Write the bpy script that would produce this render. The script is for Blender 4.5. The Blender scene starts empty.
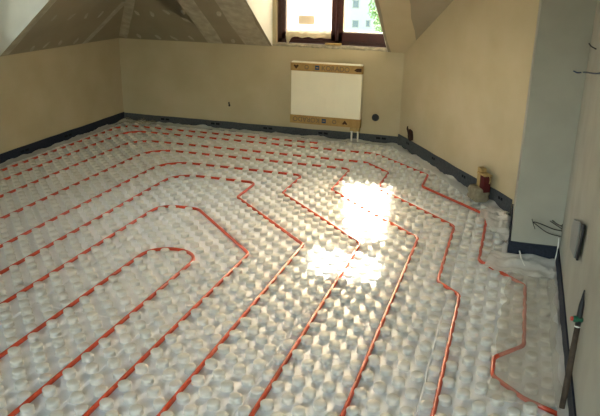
import bpy, bmesh, math, random
from mathutils import Vector, Matrix, noise
random.seed(7)
sc = bpy.context.scene
col = sc.collection

# ------------------------------------------------------------------ camera
H = 1.6
F_PX = 682.1
YAW, PITCH, ROLL = math.radians(-17.417), math.radians(19.25), math.radians(1.045)
fwd = Vector((math.sin(YAW)*math.cos(PITCH), math.cos(YAW)*math.cos(PITCH), -math.sin(PITCH)))
rgt0 = Vector((math.cos(YAW), -math.sin(YAW), 0)); up0 = rgt0.cross(fwd)
rgt = math.cos(ROLL)*rgt0 + math.sin(ROLL)*up0
upv = -math.sin(ROLL)*rgt0 + math.cos(ROLL)*up0
cd = bpy.data.cameras.new('camera'); cam = bpy.data.objects.new('camera', cd); col.objects.link(cam)
cd.sensor_fit = 'HORIZONTAL'; cd.sensor_width = 36.0; cd.lens = 36.0*F_PX/600
cd.clip_start = 0.02; cd.clip_end = 500
m = Matrix.Identity(4)
for i in range(3):
    m[i][0] = rgt[i]; m[i][1] = upv[i]; m[i][2] = -fwd[i]
m[2][3] = H
cam.matrix_world = m
sc.camera = cam

# ------------------------------------------------------------------ light
YF_ = -0.8
SUN_DIR = Vector((0.375, -1.36, -1.0)).normalized()
w = bpy.data.worlds.new('world'); sc.world = w; w.use_nodes = True
nt = w.node_tree; nt.nodes.clear()
sky = nt.nodes.new('ShaderNodeTexSky'); sky.sky_type = 'NISHITA'; sky.sun_disc = False
sky.sun_elevation = math.radians(37); sky.sun_rotation = math.atan2(-SUN_DIR.x, -SUN_DIR.y)
sky.dust_density = 3.0; sky.air_density = 1.0
bg = nt.nodes.new('ShaderNodeBackground'); bg.inputs[1].default_value = 0.42
out = nt.nodes.new('ShaderNodeOutputWorld')
wb = nt.nodes.new('ShaderNodeMix'); wb.data_type = 'RGBA'; wb.blend_type = 'MULTIPLY'; wb.inputs[0].default_value = 1.0
wb.inputs[7].default_value = (1.0, 0.82, 0.615, 1)          # warm film white balance, same over the whole sky
nt.links.new(sky.outputs[0], wb.inputs[6]); nt.links.new(wb.outputs[2], bg.inputs[0]); nt.links.new(bg.outputs[0], out.inputs[0])
sl = bpy.data.lights.new('sun', 'SUN'); sl.energy = 3.8; sl.angle = math.radians(0.8); sl.color = (1.0, 0.95, 0.88)
so = bpy.data.objects.new('sun', sl); col.objects.link(so); so.location = (-3, 20, 14)
so.rotation_euler = SUN_DIR.to_track_quat('-Z', 'Y').to_euler()
def portal(name, loc, direction, sx, sy):
    l = bpy.data.lights.new(name, 'AREA'); l.shape = 'RECTANGLE'; l.size = sx; l.size_y = sy
    l.cycles.is_portal = True
    o = bpy.data.objects.new(name, l); col.objects.link(o); o.location = loc
    o.rotation_euler = Vector(direction).to_track_quat('-Z', 'Z').to_euler()
portal('window_portal_back', (-1.71, 6.70, 1.70), (0, -1, 0), 1.25, 1.60)
portal('added_portal_front', (-.65, YF_-.25, 1.15), (0, 1, 0), 1.6, 2.2)
portal('added_portal_left', (-4.24, 4.175, 1.65), (1, 0, 0), .95, 1.35)
sc.view_settings.view_transform = 'Standard'; sc.view_settings.look = 'None'
sc.view_settings.gamma = 1.0; sc.view_settings.use_curve_mapping = False
sc.view_settings.exposure = 3.86

# ------------------------------------------------------------------ pixel helpers (600x416 frame)
EYE = Vector((0, 0, H))
def ray(x, y): return rgt*((x-300)/F_PX) - upv*((y-208)/F_PX) + fwd
def on_z(x, y, z=0.0):
    d = ray(x, y); return EYE + d*((z-H)/d.z)
def on_plane(x, y, n, c):
    d = ray(x, y); n = Vector(n); return EYE + d*((c-n.dot(EYE))/n.dot(d))

# ------------------------------------------------------------------ materials
def mat(name, color, rough=0.7, spec=0.3, var=0.0, scale=8.0, color2=None, bump=0.0, bscale=60.0, metallic=0.0, detail=4.0):
    M = bpy.data.materials.new(name); M.use_nodes = True
    n = M.node_tree.nodes; L = M.node_tree.links; b = n['Principled BSDF']
    b.inputs['Roughness'].default_value = rough; b.inputs['Metallic'].default_value = metallic
    b.inputs['Specular IOR Level'].default_value = spec
    tc = n.new('ShaderNodeTexCoord')
    c1 = (*color, 1)
    if var or color2:
        no = n.new('ShaderNodeTexNoise'); no.inputs['Scale'].default_value = scale; no.inputs['Detail'].default_value = detail
        L.new(tc.outputs['Object'], no.inputs['Vector'])
        r = n.new('ShaderNodeValToRGB'); r.color_ramp.elements[0].position = .32; r.color_ramp.elements[1].position = .68
        if color2: a, d = color, color2
        else: a = [v*(1-var) for v in color]; d = [min(1, v*(1+var)) for v in color]
        r.color_ramp.elements[0].color = (*a, 1); r.color_ramp.elements[1].color = (*d, 1)
        L.new(no.outputs['Fac'], r.inputs['Fac']); L.new(r.outputs['Color'], b.inputs['Base Color'])
    else:
        b.inputs['Base Color'].default_value = c1
    if bump:
        nb = n.new('ShaderNodeTexNoise'); nb.inputs['Scale'].default_value = bscale; nb.inputs['Detail'].default_value = 5
        L.new(tc.outputs['Object'], nb.inputs['Vector'])
        bp = n.new('ShaderNodeBump'); bp.inputs['Strength'].default_value = bump; bp.inputs['Distance'].default_value = 0.01
        L.new(nb.outputs['Fac'], bp.inputs['Height']); L.new(bp.outputs['Normal'], b.inputs['Normal'])
    return M
def film_mat(name, color, clear, rough=0.25, trans=0.3, bscale=40, bump=.35):
    M = bpy.data.materials.new(name); M.use_nodes = True
    n = M.node_tree.nodes; L = M.node_tree.links; n.clear()
    o = n.new('ShaderNodeOutputMaterial'); tr = n.new('ShaderNodeBsdfTransparent')
    tr.inputs[0].default_value = (.97, .96, .93, 1)
    df = n.new('ShaderNodeBsdfDiffuse'); df.inputs[0].default_value = (*color, 1)
    tl = n.new('ShaderNodeBsdfTranslucent'); tl.inputs[0].default_value = (*color, 1)
    gl = n.new('ShaderNodeBsdfGlossy'); gl.inputs['Roughness'].default_value = rough; gl.inputs[0].default_value = (.9, .9, .9, 1)
    m1 = n.new('ShaderNodeMixShader'); m1.inputs[0].default_value = trans; L.new(df.outputs[0], m1.inputs[1]); L.new(tl.outputs[0], m1.inputs[2])
    m2 = n.new('ShaderNodeMixShader'); m2.inputs[0].default_value = clear; L.new(m1.outputs[0], m2.inputs[1]); L.new(tr.outputs[0], m2.inputs[2])
    m3 = n.new('ShaderNodeMixShader'); m3.inputs[0].default_value = .06; L.new(m2.outputs[0], m3.inputs[1]); L.new(gl.outputs[0], m3.inputs[2])
    tc = n.new('ShaderNodeTexCoord'); nb = n.new('ShaderNodeTexNoise'); nb.inputs['Scale'].default_value = bscale
    bp = n.new('ShaderNodeBump'); bp.inputs['Strength'].default_value = bump; bp.inputs['Distance'].default_value = .01
    L.new(tc.outputs['Object'], nb.inputs['Vector']); L.new(nb.outputs['Fac'], bp.inputs['Height'])
    for s in (df, tl, gl): L.new(bp.outputs['Normal'], s.inputs['Normal'])
    L.new(m3.outputs[0], o.inputs[0]); return M

M = {}
M['plaster'] = mat('warm_plaster', (.435, .36, .228), .9, .1, color2=(.48, .40, .265), scale=3.0, bump=.12, bscale=220)
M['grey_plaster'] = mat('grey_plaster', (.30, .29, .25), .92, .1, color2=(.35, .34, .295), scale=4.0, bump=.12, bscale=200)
M['white_plaster'] = mat('white_plaster', (.58, .57, .51), .9, .1, var=.05, scale=4, bump=.1, bscale=150)
M['board'] = mat('plasterboard', (.29, .25, .175), .9, .1, var=.07, scale=3, bump=.05, bscale=150)
M['filler'] = mat('joint_filler', (.40, .355, .265), .9, .1, var=.16, scale=14, bump=.15, bscale=90)
M['ceil'] = mat('ceiling_board', (.84, .82, .76), .9, .1, var=.05)
M['slab'] = mat('concrete', (.3, .29, .27), .95, .1, var=.15, scale=10)
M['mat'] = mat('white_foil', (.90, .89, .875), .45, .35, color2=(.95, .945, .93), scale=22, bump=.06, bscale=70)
M['pipe'] = mat('red_pipe', (.60, .068, .022), .28, .5, var=.15, scale=6)
M['foam'] = mat('foam_strip', (.058, .061, .064), .75, .25, var=.2, scale=60, bump=.2, bscale=300)
M['foam_shaded'] = mat('foam_strip_shaded', (.014, .018, .030), .75, .25, var=.25, scale=80, bump=.2, bscale=300)  # same foam as above, its colour darkened for strips lying in shade
M['print'] = mat('black_print', (.012, .012, .016), .8, .1)
M['wood_frame'] = mat('brown_window_wood', (.045, .012, .010), .35, .5, var=.25, scale=12)
M['sunlit_edge'] = mat('sunlit_bead_tone', (.75, .74, .7), .4, .4)  # sunlight on the bottom rail, put into the bead's pale colour
M['rad'] = mat('radiator_white', (.80, .74, .58), .4, .4, var=.02)
M['card'] = mat('cardboard', (.36, .225, .085), .85, .1, var=.1, scale=20)
M['ink'] = mat('blue_ink', (.03, .06, .12), .8, .1)
M['ink_brown'] = mat('faded_ink', (.15, .12, .085), .8, .1)
M['ink_dark'] = mat('dark_ink', (.06, .03, .02), .8, .1)
M['valve'] = mat('white_pipe', (.72, .68, .58), .4, .4)
M['hole'] = mat('dark_plastic', (.02, .02, .022), .6, .3)
M['grey_box'] = mat('grey_plastic', (.16, .17, .165), .55, .35, var=.06)
M['black'] = mat('black_rubber', (.012, .012, .014), .55, .3)
M['blue_wire'] = mat('blue_wire', (.012, .03, .09), .5, .3)
M['white_wire'] = mat('white_wire', (.8, .78, .72), .5, .3)
M['stick'] = mat('dark_wood', (.06, .042, .03), .75, .2, var=.35, scale=30)
M['green'] = mat('green_plastic', (.008, .085, .045), .45, .4)
M['red_tip'] = mat('red_plastic', (.45, .03, .02), .45, .4)
M['timber'] = mat('raw_wood', (.36, .25, .10), .8, .2, var=.2, scale=25)
M['maroon'] = mat('maroon_block', (.075, .010, .010), .7, .2, var=.2)
M['tan'] = mat('tan_sack', (.24, .20, .135), .9, .1, var=.2, scale=25, bump=.4, bscale=60)
M['bark'] = mat('dark_brown', (.035, .015, .01), .8, .2, var=.4, scale=40)
M['mortar'] = mat('rough_mortar', (.33, .29, .21), .95, .1, var=.25, scale=30, bump=.6, bscale=80)
M['facade'] = mat('pale_facade', (.20, .205, .208), .9, .1, var=.03, scale=.3)
M['facade_win'] = mat('far_window_glass', (.05, .07, .09), .2, .5)
M['curtain'] = mat('far_window_frame', (.14, .13, .12), .6, .3)
M['rooftile'] = mat('roof_tiles', (.25, .10, .07), .85, .2, var=.2, scale=2)
M['leaf'] = mat('leaves', (.05, .10, .03), .8, .2, color2=(.13, .19, .07), scale=1.5)
M['bark_t'] = mat('tree_bark', (.09, .065, .045), .9, .1, var=.3)
M['grass'] = mat('lawn', (.10, .15, .05), .9, .1, var=.3, scale=.3)
M['film'] = film_mat('clear_film', (.95, .93, .88), .36, trans=.2)
M['film_thin'] = film_mat('thin_clear_film', (.74, .69, .58), .68, rough=.15, bscale=28, bump=.6)
M['film_white'] = film_mat('milky_film', (.55, .55, .53), .04, trans=.75, rough=.5, bscale=6, bump=.1)
def thin_shell(src, name, fac):           # moulded foil lets some light through
    g = M[src].copy(); g.name = name; n = g.node_tree.nodes; L = g.node_tree.links
    b = n['Principled BSDF']; o = n['Material Output']; t = n.new('ShaderNodeBsdfTranslucent'); t.inputs[0].default_value = (.88, .86, .80, 1)
    mx = n.new('ShaderNodeMixShader'); mx.inputs[0].default_value = fac
    L.new(b.outputs[0], mx.inputs[1]); L.new(t.outputs[0], mx.inputs[2]); L.new(mx.outputs[0], o.inputs[0]); return g
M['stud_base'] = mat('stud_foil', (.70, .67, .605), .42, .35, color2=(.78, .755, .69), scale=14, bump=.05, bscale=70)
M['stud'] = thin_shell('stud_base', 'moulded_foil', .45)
def glass():
    g = bpy.data.materials.new('window_glass'); g.use_nodes = True
    n = g.node_tree.nodes; L = g.node_tree.links; n.clear()
    o = n.new('ShaderNodeOutputMaterial'); tr = n.new('ShaderNodeBsdfTransparent'); gl = n.new('ShaderNodeBsdfGlossy')
    gl.inputs['Roughness'].default_value = .02; tr.inputs[0].default_value = (.93, .96, .95, 1)
    fr = n.new('ShaderNodeFresnel'); fr.inputs[0].default_value = 1.45
    mx = n.new('ShaderNodeMixShader'); L.new(fr.outputs[0], mx.inputs[0]); L.new(tr.outputs[0], mx.inputs[1]); L.new(gl.outputs[0], mx.inputs[2])
    L.new(mx.outputs[0], o.inputs[0]); return g
M['glass'] = glass()

# ------------------------------------------------------------------ mesh helpers
def link(name, me, material, parent=None, smooth=False):
    o = bpy.data.objects.new(name, me); col.objects.link(o)
    if material is not None and not me.materials: me.materials.append(M[material])
    if smooth:
        for p in me.polygons: p.use_smooth = True
    if parent is not None: o.parent = parent
    return o
def from_bm(name, bm, material, parent=None, smooth=False):
    me = bpy.data.meshes.new(name); bmesh.ops.recalc_face_normals(bm, faces=bm.faces); bm.to_mesh(me); bm.free()
    return link(name, me, material, parent, smooth)
def empty(name, loc=(0, 0, 0)):
    o = bpy.data.objects.new(name, None); col.objects.link(o); o.location = loc; o.empty_display_size = .1
    return o
def tag(o, label, cat, group=None):
    o['label'] = label; o['category'] = cat
    if group: o['group'] = group
    return o
def struct(o, label=None):
    o['kind'] = 'structure'
    if label: o['label'] = label
    return o
def at(parent, o):            # parent keeping world placement (parents are never rotated)
    o.parent = parent; o.location = Vector(o.location) - Vector(parent.location); return o
def add_box(bm, lo, hi, bevel=0.0, mtx=None):
    lo = Vector(lo); hi = Vector(hi); g = bmesh.ops.create_cube(bm, size=1.0); vs = g['verts']
    for v in vs: v.co = Vector([(lo[i]+hi[i])/2 + v.co[i]*(hi[i]-lo[i]) for i in range(3)])
    if bevel:
        es = list({e for v in vs for e in v.link_edges})
        r = bmesh.ops.bevel(bm, geom=es, offset=bevel, segments=2, affect='EDGES', profile=.5)
        vs = list({v for f in r['faces'] for v in f.verts} | {v for v in vs if v.is_valid})
    if mtx is not None: bmesh.ops.transform(bm, matrix=mtx, verts=vs)
def box(name, lo, hi, material, parent=None, bevel=0.0, mtx=None):
    bm = bmesh.new(); add_box(bm, lo, hi, bevel, mtx); o = from_bm(name, bm, material)
    if parent is not None: at(parent, o)
    return o
def boxes(name, lst, material, parent=None, bevel=0.0):
    bm = bmesh.new()
    for lo, hi in lst: add_box(bm, lo, hi, bevel)
    o = from_bm(name, bm, material)
    if parent is not None: at(parent, o)
    return o
def prism(name, pts, off, material, parent=None):   # planar polygon extruded by a vector
    bm = bmesh.new(); off = Vector(off)
    a = [bm.verts.new(Vector(p)) for p in pts]; b = [bm.verts.new(Vector(p)+off) for p in pts]
    bm.faces.new(a); bm.faces.new(b[::-1]); n = len(pts)
    for i in range(n): bm.faces.new((a[i], b[i], b[(i+1) % n], a[(i+1) % n]))
    o = from_bm(name, bm, material)
    if parent is not None: at(parent, o)
    return o
def add_tube(bm, pts, r, sides=10):
    pts = [Vector(p) for p in pts]; n = len(pts); rr = r if isinstance(r, (list, tuple)) else [r]*n
    rings = []; prev = None
    for i, p in enumerate(pts):
        t = ((pts[min(i+1, n-1)]-p).normalized() + (p-pts[max(i-1, 0)]).normalized()).normalized()
        if prev is None:
            ref = Vector((0, 0, 1)) if abs(t.z) < .9 else Vector((1, 0, 0)); a = t.cross(ref).normalized()
        else:
            a = (prev - t*prev.dot(t)).normalized()
        prev = a; b = t.cross(a)
        rings.append([bm.verts.new(p + (a*math.cos(2*math.pi*k/sides) + b*math.sin(2*math.pi*k/sides))*rr[i]) for k in range(sides)])
    for i in range(n-1):
        for k in range(sides):
            bm.faces.new((rings[i][k], rings[i][(k+1) % sides], rings[i+1][(k+1) % sides], rings[i+1][k]))
    bm.faces.new(rings[0][::-1]); bm.faces.new(rings[-1])
def tube(name, pts, r, material, parent=None, sides=10):
    bm = bmesh.new(); add_tube(bm, pts, r, sides); o = from_bm(name, bm, material, smooth=True)
    if parent is not None: at(parent, o)
    return o
def curve(pts, n=8):          # Catmull-Rom through points
    P = [Vector(p) for p in pts]; P = [P[0]*2-P[1]] + P + [P[-1]*2-P[-2]]; outp = []
    for i in range(1, len(P)-2):
        for k in range(n):
            t = k/n; a, b, c, d = P[i-1], P[i], P[i+1], P[i+2]
            outp.append(.5*((2*b) + (c-a)*t + (2*a-5*b+4*c-d)*t*t + (3*b-a-3*c+d)*t**3))
    outp.append(P[-2]); return outp
def fillet(pts, rad, seg=8):
    outp = [Vector(pts[0])]
    for i in range(1, len(pts)-1):
        p = Vector(pts[i]); a = Vector(pts[i-1])-p; b = Vector(pts[i+1])-p
        r = rad[i] if isinstance(rad, dict) and i in rad else (rad.get('d', .08) if isinstance(rad, dict) else rad)
        la, lb = a.length, b.length; a.normalize(); b.normalize()
        ang = a.angle(b); d = min(r/math.tan(ang/2), la*.48, lb*.48); r = d*math.tan(ang/2)
        c = p + (a+b).normalized()*(r/math.sin(ang/2)); s = p+a*d; e = p+b*d
        v0 = s-c; v1 = e-c; tot = v0.angle(v1)
        for k in range(seg+1):
            t = k/seg; q = (v0*math.sin((1-t)*tot) + v1*math.sin(t*tot))/math.sin(tot); outp.append(c+q)
    outp.append(Vector(pts[-1])); return outp

# ------------------------------------------------------------------ room dimensions
XL, YB, XR, YF = -4.05, 6.43, 0.34, -0.8
KNEE, TOP = 0.89, 2.5
TB, TL = 0.67, 0.85            # pitch of back and left roof slopes
BASE = -0.03
D0 = Vector((-1.03, YB, 0)); D1 = Vector((0.36, YB-1.74/1.10*1.39, 0))      # diagonal wall, room face
DN = Vector((1.74, 1.10, 0)).normalized(); DC = DN.dot(D0); DT = (D1-D0).normalized()
CX0, CY0, CY1 = 0.07, 3.95, 4.685   # column
WX0, WX1 = -2.335, -1.185           # back dormer
LY0, LY1 = 3.70, 4.65               # left dormer
yTop = YB-(TOP-KNEE)/TB; xTop = XL+(TOP-KNEE)/TL

# walls
struct(boxes('wall_back', [((XL-.25, YB, BASE), (WX0+.04, YB+.25, TOP)), ((WX1+.07, YB, BASE), (-.6, YB+.25, TOP)),
                           ((WX0+.04, YB, BASE), (WX1+.07, YB+.25, .90)), ((WX0+.04, YB, 2.46), (WX1+.07, YB+.25, TOP))], 'plaster'))
struct(boxes('wall_left', [((XL-.25, YF, BASE), (XL, LY0+.03, TOP)), ((XL-.25, LY1-.03, BASE), (XL, YB, TOP)),
                           ((XL-.25, LY0+.03, BASE), (XL, LY1-.03, 1.0)), ((XL-.25, LY0+.03, 2.3), (XL, LY1-.03, TOP))], 'plaster'))
struct(prism('wall_diagonal', [D0+Vector((0, 0, BASE)), D1+Vector((0, 0, BASE)), D1+Vector((0, 0, TOP)), D0+Vector((0, 0, TOP))], DN*.2, 'plaster'))
struct(box('wall_right', (XR, YF, BASE), (XR+.2, 4.3, TOP), 'grey_plaster'))
struct(prism('wall_column', [(CX0, CY0, BASE), (XR, CY0, BASE), (XR, D1.y+.04, BASE), (CX0, CY1, BASE)], (0, 0, TOP-BASE), 'grey_plaster'))
GX0, GX1 = -1.45, .15  # opening and glazing added behind the viewer to light the room
struct(boxes('wall_front', [((XL-.25, YF-.2, BASE), (GX0, YF, TOP)), ((GX1, YF-.2, BASE), (XR+.2, YF, TOP)), ((GX0, YF-.2, 2.25), (GX1, YF, TOP)), ((GX0, YF-.2, BASE), (GX1, YF, .05))], 'plaster'))
root = struct(empty('window_added_front', ((GX0+GX1)/2, YF-.1, .05)), 'added unseen glazing behind the viewer, lights the room')
gm = (GX0+GX1)/2
boxes('window_frame', [((a, YF-.14, b), (c, YF-.07, d)) for a, b, c, d in ((GX0, .05, GX0+.07, 2.25), (GX1-.07, .05, GX1, 2.25), (GX0, .05, GX1, .12), (GX0, 2.18, GX1, 2.25), (gm-.04, .05, gm+.04, 2.25))], 'wood_frame', root, .004)
for a, b in ((GX0+.06, gm-.03), (gm+.03, GX1-.06)): box('pane', (a, YF-.11, .11), (b, YF-.106, 2.19), 'glass', root)
struct(box('ceiling', (XL-.25, YF-.2, TOP), (XR+.2, YB+.25, TOP+.12), 'ceil'))

# sloping plasterboard ceilings
def zb(y): return KNEE+(YB-y)*TB
def zl(x): return KNEE+(x-XL)*TL
nB = Vector((0, TB, 1)).normalized(); nL = Vector((-TL, 0, 1)).normalized()
zc = zb(LY1); xc = XL+(zc-KNEE)/TL
def board_set(name, polys, off, n):
    root = struct(empty(name))
    for p in polys: prism('plasterboard_panel', p, n*off, 'board', root)
    return root
def PB(x, y): return (x, y, zb(y))
def PL(x, y): return (x, y, zl(x))
yv = lambda x: YB-(zl(x)-KNEE)/TB     # valley
# back slope, left of window: boards cut at the joints seen in the photo
JB = [-2.93]
s_back = board_set('ceiling_slope_back', [
    [PB(XL, YB), PB(xc, LY1), PB(XL, LY1), PB(XL, yTop), PB(JB[0], yTop), PB(JB[0], YB)],
    [PB(JB[0], YB), PB(JB[0], yTop), PB(WX0, yTop), PB(WX0, YB)],
    [PB(WX1, YB), PB(WX1, yTop), (D0.x+(YB-yTop)*1.10/1.74, yTop, TOP), PB(D0.x, YB)]], .06, nB)
JL = 5.83
xj = XL+((YB-JL)*TB)/TL
s_left = board_set('ceiling_slope_left', [
    [PL(XL, JL), PL(XL, YB), PL(xj, JL)],
    [PL(XL, LY1), PL(XL, JL), PL(xj, JL), PL(xc, LY1)],
    [PL(XL, YF), PL(XL, LY0), PL(xTop, LY0), PL(xTop, YF)]], .06, nL)
def band(p, q, wd, n, root, name='joint_band', material='filler'):
    p, q = Vector(p), Vector(q); t = (q-p).normalized(); s = t.cross(n).normalized()
    K = 14; bm = bmesh.new(); rows = []
    for i in range(K+1):
        c = p.lerp(q, i/K); jl = 1+.22*noise.noise(c*5); jr = 1+.22*noise.noise(c*5+Vector((9, 3, 1)))
        rows.append([bm.verts.new(c-s*wd/2*jl-n*.0005), bm.verts.new(c-s*wd*.3*jl-n*.0025), bm.verts.new(c+s*wd*.3*jr-n*.0025), bm.verts.new(c+s*wd/2*jr-n*.0005)])
    for i in range(K):
        for k in range(3): bm.faces.new((rows[i][k], rows[i][k+1], rows[i+1][k+1], rows[i+1][k]))
    o = from_bm(name, bm, material); at(root, o)
band(PL(XL, JL), PL(xj, JL), .10, nL, s_left)
band(PL(XL+.01, LY1+.05), PL(xc-.05, LY1+.05), .09, nL, s_left)
band(PB(JB[0], YB), PB(JB[0], yTop), .17, nB, s_back)
band(PB(WX0-.16, YB), PB(WX0-.16, yTop), .28, nB, s_back)
vb = [(XL+.02, YB-.02*TL/TB), (xc, LY1)]
band(Vector(PB(*vb[0]))+Vector((.05, 0, 0)), Vector(PB(*vb[1]))+Vector((.05, 0, 0)), .09, nB, s_back)
band(Vector(PB(WX1+.15, YB)), Vector(PB(WX1+.15, yTop)), .26, nB, s_back, 'plaster_band', 'plaster')
def dab(px, plane_n, plane_c, up, root):
    c = on_plane(px[0], px[1], plane_n, plane_c); bm = bmesh.new(); K = 10
    s = up.cross(plane_n).normalized(); d = (up*.8+s*random.uniform(-.3, .5)).normalized(); e = d.cross(plane_n).normalized()
    ctr = bm.verts.new(c-plane_n*.002); ring = []
    for k in range(K):
        a = 2*math.pi*k/K; rr = 1+random.uniform(-.2, .2)
        ring.append(bm.verts.new(c+d*math.cos(a)*.05*rr+e*math.sin(a)*.022*rr-plane_n*.0006))
    for k in range(K): bm.faces.new((ctr, ring[k], ring[(k+1) % K]))
    at(root, from_bm('filler_patch', bm, 'filler'))
cB = nB.dot(Vector(PB(XL, YB))); cL = nL.dot(Vector(PL(XL, YB)))
for p in [(137, 13), (152, 14), (166, 12), (183, 12), (139, 36), (158, 37), (174, 38), (191, 38), (219, 14), (233, 41), (186, 20)]:
    dab(p, nB, cB, Vector((0, -1, TB)).normalized(), s_back)
for p in [(54, 18), (71, 17), (86, 16), (101, 14), (32, 49), (46, 45), (60, 43), (76, 41)]:
    dab(p, nL, cL, Vector((1, 0, TL)).normalized(), s_left)

# dormer cheeks (thin walls between slope and window plane)
def cheek(name, pts, off): return struct(prism(name, pts, off, 'white_plaster'))
cheek('wall_cheek_back_left', [(WX0, YB, KNEE), (WX0, yTop, TOP), (WX0, YB, TOP)], (.004, 0, 0))
cheek('wall_cheek_back_right', [(WX1, YB, KNEE), (WX1, yTop, TOP), (WX1, YB, TOP)], (-.004, 0, 0))
cheek('wall_cheek_left_far', [(XL, LY1, KNEE), (xc, LY1, zc), (XL, LY1, zc)], (0, -.004, 0))
cheek('wall_cheek_left_near', [(XL, LY0, KNEE), (xTop, LY0, TOP), (XL, LY0, TOP)], (0, .004, 0))

# ------------------------------------------------------------------ floor: slab, studded panels, studs
U, X0, Y0 = .065, .0675, .0835
floor = struct(box('floor', (XL, YF, BASE-.12), (XR, YB, BASE), 'slab'), 'floor covered with white studded insulation panels')
def clip(poly, n, c):       # keep n.p <= c
    o = []
    for i in range(len(poly)):
        a, b = poly[i], poly[(i+1) % len(poly)]; da = n[0]*a[0]+n[1]*a[1]-c; db = n[0]*b[0]+n[1]*b[1]-c
        if da <= 0: o.append(a)
        if (da < 0) != (db < 0):
            t = da/(da-db); o.append((a[0]+(b[0]-a[0])*t, a[1]+(b[1]-a[1])*t))
    return o
def lx(i): return .035+.065*i
def ly(j): return .051+.065*j

# pipe runs (plan coordinates, bend radii)
RUNS = [
 ('pipe_0', [(-3.93, YF+.25), (-3.93, 6.226), (-1.75, 6.226)], {'d': .18}, 'red heating pipe nearest the left and back walls, faint under clear film'),
 ('pipe_1', [(lx(-58), YF+.25), (lx(-58), 6.031), (-1.17, 6.031), (-.62, 5.50), (-.62, 5.17), (lx(-2), 4.65), (lx(-2), 3.82), (.165, 3.56), (.165, 2.90), (.04, 2.75), (.04, 2.60), (.165, 2.475), (.31, 2.40)], {'d': .07, 1: .2, 2: .25},
  'long red heating pipe zigzagging past the column and under film by the right wall'),
 ('pipe_2', [(lx(-54), YF+.25), (lx(-54), 5.706), (-1.19, 5.706), (-.94, 5.45), (-.94, 5.0), (lx(-5), 4.35), (lx(-5), 3.45), (lx(-3), 3.32), (lx(-3), YF+.25)], {'d': .08, 1: .22},
  'red heating pipe with a small kink, second run in from the right wall'),
 ('pipe_3', [(lx(-49), YF+.25), (lx(-49), 5.446), (lx(-20), 5.446), (lx(-20), 4.83), (lx(-8), 4.05), (lx(-8), YF+.25)], {'d': .07, 1: .25},
  'red heating pipe crossing the large upper patch of sunlight'),
 ('pipe_4', [(lx(-44), YF+.25), (lx(-44), 5.121), (lx(-25), 5.121), (lx(-25), 4.62), (lx(-13), 3.84), (lx(-13), YF+.25)], {'d': .07, 1: .25},
  'red heating pipe bending at the lower patch of sunlight, left of the larger patch'),
 ('pipe_5', [(lx(-40), YF+.25), (lx(-40), 4.796), (lx(-29)-.02, 4.796), (lx(-29)-.02, 4.41), (lx(-18), 3.70), (lx(-18), YF+.25)], {'d': .07, 1: .2},
  'red heating pipe with the leftmost zigzag, just outside the plain arch'),
 ('pipe_6', [(lx(-36), YF+.25), (lx(-36), 4.07), (-2.02, 4.07), (lx(-22), 3.455), (lx(-22), YF+.25)], {'d': .10, 1: .16},
  'red heating pipe forming a slanted arch around the innermost loop'),
 ('pipe_7', [(lx(-31), YF+.25), (lx(-31), 3.37), (lx(-26), 3.37), (lx(-26), YF+.25)], {'d': .155},
  'red heating pipe bent into a narrow U, the innermost loop'),
]
PR = .0100
paths = []
for nm, pts, rad, lab in RUNS:
    paths.append(fillet([Vector((p[0], p[1], 0)) for p in pts], rad))
segs = []
for P in paths:
    for a, b in zip(P[:-1], P[1:]):
        L = (b-a).length; k = max(1, int(L/.3))
        for i in range(k): segs.append((a.lerp(b, i/k), a.lerp(b, (i+1)/k)))
grid = {}
for a, b in segs:
    for gx in range(int(math.floor((min(a.x, b.x)-.04)/.2)), int(math.floor((max(a.x, b.x)+.04)/.2))+1):
        for gy in range(int(math.floor((min(a.y, b.y)-.04)/.2)), int(math.floor((max(a.y, b.y)+.04)/.2))+1):
            grid.setdefault((gx, gy), []).append((a, b))
def pipe_push(x, y):
    p = Vector((x, y, 0)); best = (9, None)
    for a, b in grid.get((int(math.floor(x/.2)), int(math.floor(y/.2))), ()):
        d = b-a; t = max(0, min(1, (p-a).dot(d)/max(1e-9, d.dot(d)))); q = a+d*t; l = (p-q).length
        if l < best[0]: best = (l, q)
    return best

def grid_dir(x, y, q):         # is the nearest pipe stretch a diagonal one?
    for a, b in grid.get((int(math.floor(x/.2)), int(math.floor(y/.2))), ()):
        d = b-a; t = max(0, min(1, (q-a).dot(d)/max(1e-9, d.dot(d))))
        if (a+d*t-q).length < 1e-5:
            d = d.normalized(); return abs(d.x) > .35 and abs(d.y) > .35
    return False
# stud mesh: softly rounded frustum
prof = [(.0280, 0), (.0258, .006), (.0255, .013), (.0270, .0190), (.0268, .0218), (.0245, .0248), (.0185, .0270), (.008, .0280)]
def stud_geo(sides=12):
    vs = []; fs = []
    for r, z in prof:
        for k in range(sides):
            a = 2*math.pi*(k+.5)/sides; vs.append((r*math.cos(a), r*math.sin(a), z))
    for i in range(len(prof)-1):
        for k in range(sides): fs.append((i*sides+k, i*sides+(k+1) % sides, (i+1)*sides+(k+1) % sides, (i+1)*sides+k))
    fs.append(tuple((len(prof)-1)*sides+k for k in range(sides))); return vs, fs
SV, SF = stud_geo()
stud_me = bpy.data.meshes.new('stud'); stud_me.from_pydata(SV, [], SF); stud_me.materials.append(M['stud'])
for p in stud_me.polygons: p.use_smooth = True

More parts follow.
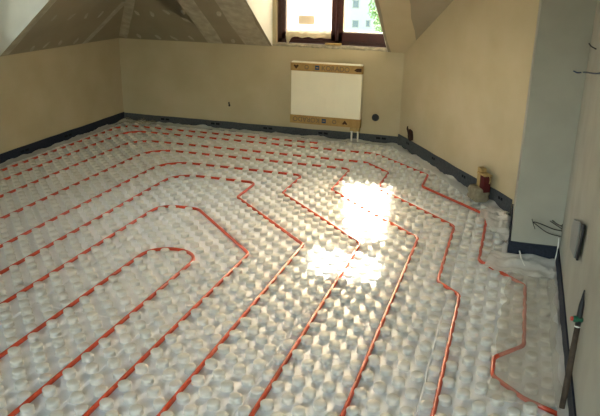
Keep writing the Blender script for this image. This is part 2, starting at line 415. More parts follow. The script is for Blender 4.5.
seams = [XL+.012] + [lx(-64+10*k) for k in range(7)]
seams = [s for s in seams if s < XR-.02] + [XR-.012]
seams = sorted(set(round(s, 5) for s in seams))
seams = [seams[0]] + [s for s in seams[1:] if s-seams[0] > .15]
studs = []
panels = []
for k in range(len(seams)-1):
    xa, xb = seams[k]+.0012, seams[k+1]-.0012
    ys = [YF+.01]; j = -12+(k % 2)*10
    while ly(j+20) < YB-.05:
        j += 20; ys.append(ly(j))
    ys.append(YB-.012)
    for y0, y1 in zip(ys[:-1], ys[1:]):
        a, b = y0+.0008, y1-.0008
        polys = [[(xa, a), (xb, a), (xb, b), (xa, b)]]
        if xb > CX0-.012 and b > CY0-.012:          # keep clear of the column
            lo = [(xa, a), (xb, a), (xb, min(b, CY0-.012)), (xa, min(b, CY0-.012))] if a < CY0-.012 else None
            hi = [(xa, max(a, CY0-.012)), (CX0-.012, max(a, CY0-.012)), (CX0-.012, b), (xa, b)] if xa < CX0-.012 else None
            polys = [p for p in (lo, hi) if p]
        for poly in polys:
            poly = clip(poly, (DN.x, DN.y), DC-.012)
            if len(poly) < 3: continue
            ar = abs(sum(poly[i][0]*poly[(i+1) % len(poly)][1]-poly[(i+1) % len(poly)][0]*poly[i][1] for i in range(len(poly))))/2
            if ar < .004: continue
            bm = bmesh.new(); n = len(poly); e = .004
            cx = sum(p[0] for p in poly)/n; cy = sum(p[1] for p in poly)/n
            bt = [bm.verts.new((p[0], p[1], BASE)) for p in poly]; md = [bm.verts.new((p[0], p[1], -.006)) for p in poly]
            tp = [bm.verts.new((p[0]+(e if p[0] < cx else -e), p[1]+(.001 if p[1] < cy else -.001), 0)) for p in poly]
            bm.faces.new(tp); bm.faces.new(bt[::-1])
            for r0, r1 in ((bt, md), (md, tp)):
                for i in range(n): bm.faces.new((r0[i], r0[(i+1) % n], r1[(i+1) % n], r1[i]))
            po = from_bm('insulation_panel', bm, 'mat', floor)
            panels.append((po, poly, [])); pn = panels[-1]
            # narrow raised welt along the seam
            if len(polys) == 1 and xb > -3.9 and ar > .2 and abs(poly[0][0]-xa) < 1e-6:
                ya, yb2 = min(p[1] for p in poly if p[0] < xa+.01), max(p[1] for p in poly if p[0] < xa+.01)
                bm = bmesh.new(); K = 24; rows = []
                for i in range(K+1):
                    y = ya+.01+(yb2-ya-.02)*i/K; jx = .005*noise.noise(Vector((xa*7, y*9, 0))); jz = .004+.003*noise.noise(Vector((xa*3, y*14, 4)))
                    rows.append([bm.verts.new((xa-.004+jx, y, .0005)), bm.verts.new((xa+.003+jx, y, jz+.003)), bm.verts.new((xa+.010+jx, y, .0005))])
                for i in range(K):
                    for q in range(2): bm.faces.new((rows[i][q], rows[i][q+1], rows[i+1][q+1], rows[i+1][q]))
                from_bm('seam_welt', bm, 'mat', po)
            def inside(x, y):
                s = None
                for i in range(n):
                    ax, ay = poly[i]; bx, by = poly[(i+1) % n]; c = (bx-ax)*(y-ay)-(by-ay)*(x-ax)
                    if s is None: s = c > 0
                    elif (c > 0) != s: return False
                return True
            i0 = int((xa-X0)/U)-1; i1 = int((xb-X0)/U)+2; j0 = int((a-Y0)/U)-1; j1 = int((b-Y0)/U)+2
            for i in range(i0, i1):
                for jj in range(j0, j1):
                    if (i+jj) % 2: continue
                    x, y = X0+U*i, Y0+U*jj
                    if not inside(x, y): continue
                    if x < XL+.05 or y > YB-.05 or x > XR-.05 or DN.x*x+DN.y*y > DC-.045: continue
                    if x > CX0-.045 and y > CY0-.045: continue
                    l, q = pipe_push(x, y)
                    sd_ = grid_dir(x, y, q) if q is not None and l < .042 else False
                    if q is not None and (l < .0285 or (sd_ and l < .0415)):      # studs beside a bend sit clear of the pipe
                        dv = Vector((x, y, 0))-q
                        if dv.length < .004: continue
                        dv = dv.normalized()*(.0415 if sd_ else .0345); x, y = q.x+dv.x, q.y+dv.y
                        if not inside(x, y): continue
                    v = Vector((x, y, 0))-EYE; zc_ = v.dot(fwd); u_ = 300+F_PX*v.dot(rgt)/zc_ if zc_ > .1 else -9; v_ = 208-F_PX*v.dot(upv)/zc_ if zc_ > .1 else -9
                    vis = zc_ > .1 and 0 < u_ < 600 and 0 < v_ < 416
                    pn[2].append((x, y, v.length if vis else 99))
allst = sorted(s[2] for pn in panels for s in pn[2])
cut = allst[299]
nst = 0
for po, poly, st in panels:
    V = []; Fc = []
    for x, y, d in st:
        if d <= cut and nst < 300:
            o = bpy.data.objects.new('stud', stud_me); col.objects.link(o); o.parent = po; o.location = (x, y, -.0005)
            o.rotation_euler.z = random.uniform(0, 6.28); nst += 1
        else:
            b0 = len(V); a = random.uniform(0, .6); s = random.uniform(.96, 1.03); ca, sa = math.cos(a)*s, math.sin(a)*s
            V += [(x+vx*ca-vy*sa, y+vx*sa+vy*ca, vz-.0005) for vx, vy, vz in SV]; Fc += [tuple(b0+q for q in f) for f in SF]
    if V:
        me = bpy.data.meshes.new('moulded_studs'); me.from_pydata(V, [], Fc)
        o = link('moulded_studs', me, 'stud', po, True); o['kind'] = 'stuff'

# pipes
for (nm, pts, rad, lab), P in zip(RUNS, paths):
    Q = []
    for a, b in zip(P[:-1], P[1:]):
        k = max(1, int((b-a).length/.15))
        Q += [a.lerp(b, i/k) for i in range(k)]
    Q.append(P[-1])
    Q = [Vector((q.x, q.y, PR+.0002+.0006*(1+noise.noise(Vector((q.x*3, q.y*3, 1)))))) for q in Q]
    tag(tube('heating_pipe', Q, PR, 'pipe', sides=12), lab, 'pipe', 'red heating pipe runs on the floor')

# ------------------------------------------------------------------ foam edge strips
def strip(label, p, q, inward, h, material, flap=0.0, marks=None, flap_seed=0, film='film', t=.009):
    p, q, n = Vector(p), Vector(q), Vector(inward).normalized(); L = (q-p).length; tdir = (q-p).normalized()
    root = empty('edge_strip', p); K = max(2, int(L/.06)); bm = bmesh.new(); rows = []
    for i in range(K+1):
        c = p+tdir*(L*i/K); top = h+.006*noise.noise(Vector((c.x*4, c.y*4, 2))); bul = .003*noise.noise(Vector((c.x*6, c.y*6, 7)))+.002
        rows.append([bm.verts.new(v) for v in (c+n*.001+Vector((0, 0, BASE)), c+n*t+Vector((0, 0, BASE)), c+n*(t+bul)+Vector((0, 0, h*.55)), c+n*t+Vector((0, 0, top)), c+n*.001+Vector((0, 0, top)))])
    for i in range(K):
        for k in range(5): bm.faces.new((rows[i][k], rows[i][(k+1) % 5], rows[i+1][(k+1) % 5], rows[i+1][k]))
    bm.faces.new(rows[0]); bm.faces.new(rows[-1][::-1])
    b = from_bm('foam_band', bm, material); at(root, b)
    for s, wd, z in (marks or []):
        c = p+tdir*s
        for k in range(2):
            cc = c+tdir*(k*wd*.55); bm = bmesh.new(); o2 = n*(t+.0055)
            vs = [bm.verts.new(cc+o2+Vector((0, 0, z))), bm.verts.new(cc+tdir*wd*.42+o2+Vector((0, 0, z))), bm.verts.new(cc+tdir*wd*.42+o2+Vector((0, 0, z+.02))), bm.verts.new(cc+o2+Vector((0, 0, z+.02)))]
            bm.faces.new(vs); mk = from_bm('printed_mark', bm, 'print'); at(root, mk)
    if flap:
        K = int(L/.025); R = 9; bm = bmesh.new(); g = []
        for i in range(K+1):
            row = []; wv = flap*(1+.35*noise.noise(Vector((i*.09, flap_seed, 3)))+.15*noise.noise(Vector((i*.4, flap_seed, 5))))
            for j in range(R+1):
                f = j/R; c = p+tdir*(L*i/K)+n*(t+.002+wv*f)
                z = .024+.02*(1-f)**3*(.3+1.2*noise.noise(Vector((i*.12, 4, flap_seed))))+.014*noise.noise(Vector((c.x*11, c.y*11, flap_seed)))*(1-.3*f)+.008*noise.noise(Vector((c.x*30, c.y*30, flap_seed)))
                row.append(bm.verts.new((c.x, c.y, max(.0285 if f > .15 else .012, z))))
            g.append(row)
        for i in range(K):
            for j in range(R): bm.faces.new((g[i][j], g[i+1][j], g[i+1][j+1], g[i][j+1]))
        f = from_bm('film_flap', bm, film, smooth=True); at(root, f)
    return tag(root, label, 'edge strip', 'foam edge strips around the floor')
strip('shaded foam edge strip along the foot of the left wall', (XL, YF, 0), (XL, YB, 0), (1, 0, 0), .105, 'foam_shaded', .09, [(1.2+k*.62, .11, .055) for k in range(9)], 1)
strip('grey foam edge strip below the radiator along the back wall', (XL+.01, YB, 0), (D0.x-.006, YB, 0), (0, -1, 0), .098, 'foam', .11, [(.45+k*.585, .10, .058) for k in range(5)], 2)
strip('grey foam edge strip along the foot of the diagonal wall', (D0.x, YB-.012, 0), D0+DT*2.04, -DN, .128, 'foam', .10, [(.22+k*.55, .06, .085) for k in range(4)], 3)
strip('narrow foam edge strip on the left flank of the grey column', (CX0, CY1-.045, 0), (CX0, CY0-.012, 0), (-1, 0, 0), .118, 'foam_shaded', 0)
strip('shaded foam edge strip across the front of the grey column', (CX0-.012, CY0, 0), (XR-.012, CY0, 0), (0, -1, 0), .112, 'foam_shaded', .11, None, 5, 'film')
strip('shaded foam edge strip along the foot of the right wall', (XR, CY0-.012, 0), (XR, YF, 0), (-1, 0, 0), .11, 'foam_shaded', .05, None, 6, 'film')

# ------------------------------------------------------------------ back window
def window_back():
    root = empty('window_1', (WX0+.04, YB+.06, .92)); struct(root, 'dark brown wooden window above the radiator')
    x0, x1, y0, y1, z0, z1 = WX0+.045, WX1+.065, YB+.04, YB+.11, .925, 2.455
    xm = -1.69
    fr = boxes('window_frame', [((x0, y0, z0), (x0+.055, y1, z1)), ((x1-.055, y0, z0), (x1, y1, z1)), ((x0, y0, z0), (x1, y1, z0+.05)),
                           ((x0, y0, z1-.05), (x1, y1, z1)), ((xm-.03, y0, z0), (xm+.03, y1, 2.03)), ((x0, y0, 1.955), (x1, y1, 2.03))], 'wood_frame', root, .004)
    def sash(a, b, c, d, bottom, pane, film=False):
        s = boxes('sash', [((a, y0-.012, c), (a+.045, y1-.02, d)), ((b-.045, y0-.012, c), (b, y1-.02, d)), ((a, y0-.012, c), (b, y1-.02, c+bottom)), ((a, y0-.012, d-.045), (b, y1-.02, d))], 'wood_frame', root, .004)
        pn = box('pane', (a+.04, y0+.022, c+bottom-.005), (b-.04, y0+.026, d-.04), pane)
        at(root, pn); pn.parent = s; pn.location = Vector(pn.location)  # sub-part
        pn.matrix_parent_inverse = Matrix.Identity(4); pn.location = -(Vector(root.location)+Vector(s.location))
        if not film:
            bd = box('sunlit_bead', (a+.045, y0+.002, c+bottom), (b-.045, y0+.022, c+bottom+.014), 'sunlit_edge'); bd.parent = s
            bd.location = -(Vector(root.location)+Vector(s.location))
        return s
    sash(x0+.04, xm-.014, z0+.035, 1.965, .07, 'film_white', True)
    sash(xm+.014, x1-.04, z0+.035, 1.965, .085, 'glass')
    sash(x0+.04, -1.90, 2.02, z1-.04, .045, 'film_white', True)  # upper lights are unseen, added and split to shape the sun patch
    sash(-1.895, x1-.04, 2.02, z1-.04, .045, 'glass')
    return root
window_back()
# rough mortar sill with a ragged front edge
bm = bmesh.new(); g = []; K = 60
for i in range(K+1):
    x = WX0+.005+(WX1-WX0-.01)*i/K; e = .012*noise.noise(Vector((x*18, 0, 0)))+.006*noise.noise(Vector((x*50, 3, 0)))
    g.append([bm.verts.new(v) for v in ((x, YB+.039, .925), (x, YB+.01, .918+e*.3), (x, YB-.006+e, .908+e*.4), (x, YB-.001, .893+e*.5), (x, YB+.039, .9005))])
for i in range(K):
    for k in range(5): bm.faces.new((g[i][k], g[i][(k+1) % 5], g[i+1][(k+1) % 5], g[i+1][k]))
bm.faces.new(g[0]); bm.faces.new(g[-1][::-1])
struct(from_bm('trim_1', bm, 'mortar'), 'ragged mortar sill under the brown window')
tag(box('wooden_wedge', (-1.80, YB+.002, .925), (-1.64, YB+.035, .944), 'timber', None, .003), 'small raw wood wedge lying on the window sill', 'wood wedge')
# crumpled film draped along the left sash
bm = bmesh.new(); g = []
for i in range(33):
    t = i/32; row = []
    for j in range(9):
        s = j/8; x = -2.19+.45*t
        z = .985+.075*s+.018*noise.noise(Vector((x*16, s*3, 5)))-.035*math.exp(-((t-.02)/.06)**2)*(1-s)*2
        y = YB+.018-.03*math.sin(math.pi*s)-.018*noise.noise(Vector((x*22, s*4, 9)))
        row.append(bm.verts.new((x, y, z)))
    g.append(row)
for i in range(32):
    for j in range(8): bm.faces.new((g[i][j], g[i+1][j], g[i+1][j+1], g[i][j+1]))
M['film_rag'] = film_mat('yellowed_film', (.62, .55, .38), .15, trans=.4)
tag(from_bm('crumpled_film', bm, 'film_rag', smooth=True), 'crumpled yellowish film along the bottom of the left window sash', 'plastic film')
tag(box('paper_sheet', (-2.09, YB+.066, 1.10), (-1.92, YB+.0675, 1.19), 'film_rag', None, 0), 'pale paper sheet stuck to the milky left window pane', 'paper')

# left dormer window (unseen, added and sized for the daylight it lets in)
root = struct(empty('window_added_left', (XL-.1, 4.175, 1.0)), 'added unseen two-light window in the left dormer')
ya, yb_ = LY0+.035, LY1-.035
fr = boxes('window_frame', [((XL-.12, ya, 1.005), (XL-.05, ya+.06, 2.295)), ((XL-.12, yb_-.06, 1.005), (XL-.05, yb_, 2.295)), ((XL-.12, ya, 1.005), (XL-.05, yb_, 1.065)),
      ((XL-.12, ya, 2.235), (XL-.05, yb_, 2.295)), ((XL-.12, 4.145, 1.005), (XL-.05, 4.205, 2.295))], 'wood_frame', root, .004)
for a, b in ((ya+.055, 4.15), (4.2, yb_-.055)): box('pane', (XL-.09, a, 1.06), (XL-.086, b, 2.24), 'glass', root)

# ------------------------------------------------------------------ radiator
RY = YB-.09
pA = on_plane(291.3, 61.5, (0, 1, 0), RY); pB = on_plane(362.5, 65, (0, 1, 0), RY); pC = on_plane(290.5, 122.5, (0, 1, 0), RY)
rx0, rx1, rz1, rz0 = pA.x, pB.x, pA.z, pC.z
rad = empty('radiator', ((rx0+rx1)/2, YB-.05, rz0))
tag(rad, 'white panel radiator with cardboard packing strips, hung below the window', 'radiator')
box('panel', (rx0, RY, rz0), (rx1, RY+.05, rz1), 'rad', rad, .006)
box('top_grille', (rx0+.003, RY+.004, rz1-.004), (rx1-.003, RY+.052, rz1+.004), 'valve', rad, .002)
for x in (rx0+.12, rx1-.15): box('wall_bracket', (x, RY+.049, rz0+.08), (x+.03, YB-.001, rz1-.06), 'valve', rad, .002)
for k in range(7):
    x = rx0+(rx1-rx0)*(k+.5)/7-.004
    box('pressed_rib', (x, RY-.0008, rz0+.11), (x+.008, RY+.003, rz1-.11), 'rad', rad, .001)
def text_mesh(s, size):
    c = bpy.data.curves.new('t', 'FONT'); c.body = s; c.size = size; c.extrude = .0002; c.align_x = 'LEFT'
    o = bpy.data.objects.new('t', c); col.objects.link(o); bpy.context.view_layer.update()
    me = bpy.data.meshes.new_from_object(o.evaluated_get(bpy.context.evaluated_depsgraph_get()))
    bpy.data.objects.remove(o); return me
def pack(zlo, zhi, flip):
    bm = bmesh.new(); add_box(bm, (rx0-.004, RY-.006, zlo), (rx1+.004, RY-.0005, zhi), .001)
    add_box(bm, (rx0-.005, RY-.006, zlo), (rx0-.0005, RY+.04, zhi), .001); add_box(bm, (rx1+.0005, RY-.006, zlo), (rx1+.005, RY+.04, zhi), .001)
    cs = from_bm('cardboard_strip', bm, 'card'); at(rad, cs)
    W = rx1-rx0; zc2 = (zlo+zhi)/2; base = Vector(rad.location)
    def X(f): return rx0+W*(1-f-.135 if flip else f)
    def add(o):
        o.parent = cs; o.location = Vector(o.location)-base-Vector(cs.location)
    me = text_mesh('KORADO', .066); o = link('lettering', me, 'ink_brown')
    xs = [v.co.x for v in me.vertices]; wd = max(xs)-min(xs); sx = W*.385/wd
    o.scale = (sx, 1.0, 1); o.rotation_euler = (math.pi/2, math.pi if flip else 0, 0)
    o.location = (X(.435), RY-.0066, zc2+(.0235 if flip else -.0235)); add(o)
    sq = .042; a = X(.375)
    o = box('emblem', (a-sq/2, RY-.0072, zc2-sq/2), (a+sq/2, RY-.006, zc2+sq/2), 'ink', None, .0005); add(o)
    o = box('emblem_bar', (a-.012, RY-.0076, zc2-.004), (a+.012, RY-.0072, zc2+.004), 'card'); add(o)
    # round sign, heart-shaped arrow, dark tab
    bm = bmesh.new(); R = 16; c = Vector((X(.225), RY-.0066, zc2)); r0 = []; r1 = []
    for k in range(R):
        t = 2*math.pi*k/R; d = Vector((math.cos(t), 0, math.sin(t))); r0.append(bm.verts.new(c+d*.021)); r1.append(bm.verts.new(c+d*.014))
    for k in range(R): bm.faces.new((r0[k], r0[(k+1) % R], r1[(k+1) % R], r1[k]))
    add(from_bm('printed_ring', bm, 'ink_brown'))
    c = Vector((X(.075), RY-.0066, zc2)); sg = -1 if flip else 1
    bm = bmesh.new(); pts = [(0, -.022), (.026, .010), (.016, .02), (0, .012), (-.016, .02), (-.026, .010)]
    bm.faces.new([bm.verts.new(c+Vector((px*sg, 0, pz*sg))) for px, pz in pts]); add(from_bm('printed_arrow', bm, 'ink_dark'))
    if not flip:
        c = Vector((X(.945), RY-.0066, zc2-.004)); bm = bmesh.new()
        bm.faces.new([bm.verts.new(c+Vector(v)) for v in ((-.038, 0, 0), (-.012, 0, .018), (.034, 0, .02), (.034, 0, -.012), (-.012, 0, -.014))]); add(from_bm('printed_tab', bm, 'ink_dark'))
pack(rz1-.082, rz1-.006, False); pack(rz0+.002, rz0+.084, True)
# valve block and its two riser pipes at the lower right corner
vx = on_plane(355, 120, (0, 1, 0), RY+.02).x
vb_ = boxes('valve_body', [((vx-.045, RY+.005, rz0-.035), (vx+.05, RY+.04, rz0+.0)), ((vx+.02, RY-.004, rz0-.02), (vx+.05, RY+.01, rz0+.03))], 'timber', rad, .003)
for dx in (-.028, .034):
    x = vx+dx
    tube('riser_pipe', [(x, RY+.02, rz0-.03), (x, RY+.02, .05), (x+.002, RY+.018, .03)], .0085, 'valve', rad)
    tube('union_nut', [(x, RY+.02, rz0-.045), (x, RY+.02, rz0-.03)], .013, 'valve', rad, 6)
# round junction box hole and small dark hole in the back wall
def round_hole(px, r, label, name):
    c = on_plane(px[0], px[1], (0, 1, 0), YB); root = empty(name, c); bm = bmesh.new(); R = 20; rings = []
    for rr, yy in ((r*1.12, -.001), (r*1.12, -.004), (r*.92, -.005), (r*.9, -.002)):
        rings.append([bm.verts.new((math.cos(2*math.pi*k/R)*rr, yy, math.sin(2*math.pi*k/R)*rr)) for k in range(R)])
    for a, b in zip(rings[:-1], rings[1:]):
        for k in range(R): bm.faces.new((a[k], a[(k+1) % R], b[(k+1) % R], b[k]))
    from_bm('rim', bm, 'hole', root)
    bm = bmesh.new(); bm.faces.new([bm.verts.new((math.cos(2*math.pi*k/R)*r*.91, -.0015, math.sin(2*math.pi*k/R)*r*.91)) for k in range(R)])
    from_bm('recess', bm, 'black', root)
    tube('wire_end', [(-.3*r, -.002, -.2*r), (0, -.012, .1*r), (.35*r, -.008, .3*r)], .002, 'grey_box', root, 6)
    return tag(root, label, 'socket box')
round_hole((375.5, 117.5), .032, 'round dark socket box in the back wall right of the radiator', 'socket_box')
c = on_plane(229, 104, (0, 1, 0), YB); bm = bmesh.new()
for k, (dx, dz, r) in enumerate(((0, .01, .010), (.004, -.012, .012))):
    R = 10; ring = [bm.verts.new((c.x+dx+math.cos(6.283*q/R)*r, YB-.0015, c.z+dz+math.sin(6.283*q/R)*r*1.2)) for q in range(R)]
    t = bm.verts.new((c.x+dx, YB-.006, c.z+dz))
    for q in range(R): bm.faces.new((ring[q], ring[(q+1) % R], t))
tag(from_bm('small_hole', bm, 'hole'), 'tiny dark hole in the back wall left of the radiator', 'wall hole')  # small hole shown as dark cones, its darkness put into the colour

# ------------------------------------------------------------------ odds and ends along the diagonal wall
def diag_pt(px, off=0.0): return on_plane(px[0], px[1], DN, DC-off)
c = diag_pt((410, 141), .016); c.z = 0
cz = c.z
root = empty('conduit_stub', (c.x, c.y, .12)); tag(root, 'dark brown stub standing behind the strip in the back right corner', 'conduit stub')
P = [(c.x+.012, c.y-.012, .134), (c.x+.006, c.y-.006, .16), (c.x+.0, c.y+.0, .19), (c.x-.012, c.y+.012, .235)]
tube('stub', curve(P, 6), [.02]*3+[.026]*3+[.028]*6+[.026]*4+[.02, .014, .006], 'bark', root, 10)
tube('frayed_end', curve([(c.x-.02, c.y+.01, .20), (c.x-.035, c.y+.015, .245), (c.x-.03, c.y+.01, .26)], 4), [.01]*4+[.006]*4+[.003], 'bark', root, 6)
# packed niche with wood piece, maroon block and sack
b0 = diag_pt((486, 200), .06); b0.z = 0
root = empty('packed_outlet', b0); tag(root, 'wood scrap and maroon block packed in a tan sack at the diagonal wall', 'packed outlet')
def dbox(name, s0, s1, n0, n1, z0, z1, material, bevel=.004, shear=0):
    bm = bmesh.new(); add_box(bm, (s0, n0, z0), (s1, n1, z1), bevel)
    for v in bm.verts:
        s, nn, z = v.co; s += shear*(z-z0); q = DT*s - DN*nn; v.co = Vector((q.x, q.y, z))+Vector((wall0.x, wall0.y, 0))
    o = from_bm(name, bm, material); at(root, o); return o
wall0 = diag_pt((487.5, 195), 0); wall0.z = 0
bm = bmesh.new(); bmesh.ops.create_icosphere(bm, subdivisions=3, radius=1)
for v in bm.verts:
    p = v.co.copy(); mx = max(abs(p.x), abs(p.y), abs(p.z)); p = p.lerp(p/mx, .97); p *= 1+.06*noise.noise(v.co*2.2)
    s, nn, z = p.x*.078, .078+p.y*.05, .068+p.z*.058; q = DT*s-DN*nn; v.co = Vector((q.x+wall0.x, q.y+wall0.y, max(.027, z)))
at(root, from_bm('sack', bm, 'tan', smooth=True))
dbox('maroon_block', .014, .078, .03, .085, .10, .222, 'maroon')
dbox('wood_piece', -.042, .012, .03, .075, .09, .262, 'timber', .003, -.06)
dbox('wood_lintel', -.03, .084, .03, .09, .222, .234, 'timber', .002)
q0 = wall0+DT*.082-DN*.06
tube('curled_tie', curve([q0+Vector((0, 0, .235)), q0+DT*.022+Vector((0, 0, .228)), q0+DT*.034+Vector((0, 0, .205)), q0+DT*.028+Vector((0, 0, .18))], 5), .005, 'timber', root, 6)

# ------------------------------------------------------------------ right side: wires, plate, stick
def rw(px, off=.0): return on_plane(px[0], px[1], (1, 0, 0), XR-off)
def cf(px, off=.0): return on_plane(px[0], px[1], (0, 1, 0), CY0-off)
a0 = cf((561, 233), .01); a0.x = XR-.004
root = empty('cable_bundle', a0); tag(root, 'loop of thin black wires sticking out of the corner by the column', 'wires')
P1_ = curve([cf((562, 237), .01), cf((548, 233), .05), cf((538, 226), .07), cf((533.5, 222), .07), cf((541, 224), .06), cf((553, 229), .03), cf((562, 231), .01)], 6)
tube('looped_wire', P1_, .0028, 'black', root, 6)
tube('wire', curve([cf((535, 229), .07), cf((533, 223), .07), cf((532, 219), .08)], 5), .0022, 'black', root, 6)
tube('wire', curve([cf((562, 229), .01), cf((556, 225), .03), cf((550, 221), .05)], 5), .0025, 'black', root, 6)
tube('wire', curve([cf((562, 226), .01), cf((557, 224), .02), cf((552, 220), .03)], 5), .0022, 'black', root, 6)
for y in (226, 229, 231, 237): tube('wire_tail', curve([cf((562.6, y-1.5), .004), cf((561.8, y), .01), cf((562.4, y+1.2), .004)], 4), .0025, 'black', root, 6)
tag(tube('white_cable', curve([cf((559, 238), .012), cf((557.5, 250), .03), cf((554, 263), .05), cf((550.5, 271), .08)], 8), .0032, 'white_wire', None, 8), 'thin white cable hanging down the corner beside the column', 'cable')
tag(tube('white_cable', curve([cf((519.5, 251), .05), cf((522, 260), .14), cf((525.5, 267), .19), cf((530, 271.5), .21)], 8), .0042, 'white_wire', None, 8), 'short white cable end lying across the shaded strip of the column', 'cable')

# loose grey plate on right wall
def quad_plate(name, pts, thick, material, parent):
    pts = [Vector(p) for p in pts]; n = (pts[1]-pts[0]).cross(pts[3]-pts[0]).normalized()
    o = prism(name, pts, n*thick, material, parent)
    bv = o.modifiers.new('bevel', 'BEVEL'); bv.width = .003; bv.segments = 2; return o
def xray(px, x): return on_plane(px[0], px[1], (1, 0, 0), x)
pl = [xray(p, .312) for p in ((574, 219.4), (579.8, 222.3), (578.2, 234), (573.6, 258.0), (569.5, 247.7), (571.6, 226))]
ctr = sum(pl, Vector())/6
root = empty('switch_plate', (XR, ctr.y, pl[3].z)); tag(root, 'crooked grey plastic plate standing off the right wall', 'switch plate')
def plate(name, pts, thick, material):
    o = prism(name, pts, (thick, 0, 0), material, root); bv = o.modifiers.new('bevel', 'BEVEL'); bv.width = .002; bv.segments = 2
plate('plate', pl, .006, 'grey_box')
plate('dark_back', [Vector((.3185, p.y-.035+(.03 if k in (4, 5) else 0), p.z+.004)) for k, p in enumerate(pl)], .010, 'black')
box('wall_fixing', (.328, ctr.y-.04, ctr.z-.015), (XR, ctr.y-.01, ctr.z+.015), 'grey_box', root, .002)

# blue wires high on the right
w0 = rw((585, 73), .001)
tag(tube('blue_wire', curve([cf((573.5, 71), .004), cf((578, 72.8), .02), cf((585, 72.2), .03), rw((594, 73.5), .012), rw((601, 73), .0)], 6), .0035, 'blue_wire', None, 8), 'dark blue wire sticking out of the corner above the column edge', 'wire')
tag(tube('black_wire', curve([rw((589, 43.5), .03), rw((591.5, 46.5), .02), rw((596, 49), .002)], 6), .0032, 'black', None, 8), 'short black wire stub near the top of the right wall', 'wire')

# leaning stick
pb = on_z(567.5, 409, .035); pb.x = min(pb.x, XR-.035)
pt = rw((584.5, 290), .012)
root = empty('leaning_stick', pb); tag(root, 'dark brown stick with black tip and green clip leaning on the right wall', 'stick')
ax = pt-pb
def al(t): return pb+ax*t
tube('shaft', [al(0), al(.25)+Vector((.001, 0, 0)), al(.5), al(.72)], [.011, .012, .0115, .010], 'stick', root, 10)
tube('black_tip', [al(.71), al(.76), al(.88), al(.93), al(1.0)], [.0105, .0115, .010, .006, .002], 'black', root, 10)
cc = al(.755); 
sd = (rgt-ax.normalized()*rgt.dot(ax.normalized())).normalized()
tube('green_clip', [cc-sd*.024, cc-sd*.018, cc+sd*.010, cc+sd*.014], [.010, .0125, .0125, .009], 'green', root, 10)
tube('red_cap', [cc-sd*.031, cc-sd*.023], [.008, .0095], 'red_tip', root, 10)
tube('white_ring', [al(.690), al(.700)], .0118, 'white_wire', root, 10)

# ------------------------------------------------------------------ loose clear film sheets lying on the studs
def sheet(name, label, corners, nx, ny, amp, seed, material, z0=.031, freq=9, ragged=.03):
    A, B, C, D = [Vector((p[0], p[1], 0)) for p in corners]; bm = bmesh.new(); g = []
    for i in range(nx+1):
        row = []
        for j in range(ny+1):
            s, t = i/nx, j/ny; p = A.lerp(B, s).lerp(D.lerp(C, s), t)
            e = ragged*noise.noise(Vector((p.x*9, p.y*9, seed+20)))
            p.x += e; p.y += e*.7
            z = z0+amp*(.5+.8*noise.noise(Vector((p.x*freq, p.y*freq, seed)))+.45*noise.noise(Vector((p.x*freq*3, p.y*freq*3, seed+3))))
            row.append(bm.verts.new((min(p.x, XR-.018), min(p.y, 9), max(.0285, z))))
        g.append(row)
    for i in range(nx):
        for j in range(ny): bm.faces.new((g[i][j], g[i+1][j], g[i+1][j+1], g[i][j+1]))
    return tag(from_bm(name, bm, material, smooth=True), label, 'plastic film')
sheet('film_sheet', 'clear plastic film over the pipe bends beside the right wall', [(.03, 2.40), (.30, 2.40), (.31, 3.62), (.08, 3.66)], 16, 60, .018, 3, 'film_thin')
sheet('film_sheet', 'crumpled clear film on the floor in front of the column', [(-.06, 3.66), (.30, 3.60), (.32, 3.90), (-.03, 3.93)], 26, 20, .024, 8, 'film', freq=13)
sheet('film_sheet', 'crumpled clear film between the packed sack and the column', [(-.16, 4.62), (.05, 4.02), (.052, 4.52), (-.05, 4.78)], 24, 24, .035, 12, 'film', freq=13)
sheet('film_sheet', 'clear film scrap in the far left corner of the floor', [(-3.98, 6.10), (-3.62, 6.16), (-3.60, 6.37), (-3.99, 6.38)], 22, 16, .04, 16, 'film_thin', freq=11)

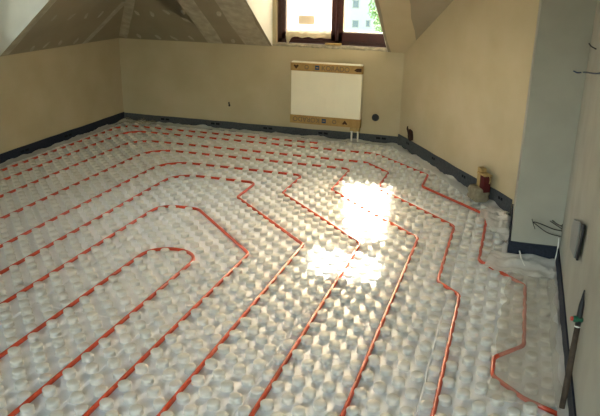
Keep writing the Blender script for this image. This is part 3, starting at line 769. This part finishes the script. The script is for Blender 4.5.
# ------------------------------------------------------------------ outside: neighbour house, tree, lawn
GZ = -9.5
struct(box('ground_outside', (-120, 12, GZ-.3), (80, 220, GZ), 'grass'), 'lawn far below the window')
HY = 90.0
def hp(px, py): return on_plane(px, py, (0, 1, 0), HY)
hx1 = hp(376, 10).x; hx0 = hx1-15
house = empty('apartment_house', ((hx0+hx1)/2, HY, GZ)); tag(house, 'pale neighbouring house seen through the right window pane', 'building')
EZ = 2.6
box('wall', (hx0, HY, GZ), (hx1, HY+11, EZ), 'facade', house)
prism('roof', [(hx0-.5, HY-.6, EZ), (hx0-.5, HY+11.6, EZ), (hx0-.5, HY+5.5, EZ+4)], (hx1-hx0+1, 0, 0), 'rooftile', house)
def hwin(px0, py0, px1, py1):
    a = hp(px0, py1); b = hp(px1, py0)
    f = boxes('window', [((a.x, HY-.05, a.z), (a.x+.10, HY, b.z)), ((b.x-.10, HY-.05, a.z), (b.x, HY, b.z)), ((a.x, HY-.05, a.z), (b.x, HY, a.z+.1)), ((a.x, HY-.05, b.z-.1), (b.x, HY, b.z))], 'curtain', house)
    g = box('pane', (a.x+.05, HY-.03, a.z+.05), (b.x-.05, HY-.01, b.z-.05), 'facade_win'); g.parent = f
    g.location = -(Vector(house.location)+Vector(f.location))
for r in ((352.5, 0, 359.5, 8), (352, 20, 359, 27.5), (365.5, 20, 370.5, 27), (352.5, -20, 359.5, -12), (365.5, -20, 370.5, -12), (338, 0, 344, 8), (338, 20, 344, 27.5), (324, 0, 331, 8), (324, 20, 331, 27), (365.5, 0, 370.5, 8)):
    if r[:2] == (365.5, 0): continue
    hwin(*r)
def tree(px, py, Y, r, label, seed):
    c = on_plane(px, py, (0, 1, 0), Y); rnd = random.Random(seed)
    root = empty('garden_tree', (c.x, Y, GZ)); tag(root, label, 'tree', 'trees outside the window')
    tube('trunk', [(c.x, Y, GZ), (c.x+.1, Y, GZ+(c.z-GZ)*.5), (c.x, Y, c.z)], [.22, .17, .08], 'bark_t', root, 8)
    bm = bmesh.new()
    for k in range(900):
        d = Vector((rnd.gauss(0, 1), rnd.gauss(0, 1), rnd.gauss(0, 1))).normalized()*(rnd.random()**.4)*r
        p = c+Vector((d.x, d.y, d.z*1.25)); s = rnd.uniform(.12, .26)*r/2.2
        a = Vector((rnd.gauss(0, 1), rnd.gauss(0, 1), rnd.gauss(0, 1))).normalized(); b = a.orthogonal().normalized(); e = a.cross(b)
        bm.faces.new([bm.verts.new(p+b*s), bm.verts.new(p+e*s*.6), bm.verts.new(p-b*s), bm.verts.new(p-e*s*.6)])
    at(root, from_bm('crown', bm, 'leaf'))
tree(383, 8, 62, 1.35, 'taller green tree beside the neighbouring house', 3)
tree(384, 27, 58, 0.95, 'low green tree at the right edge of the window view', 5)
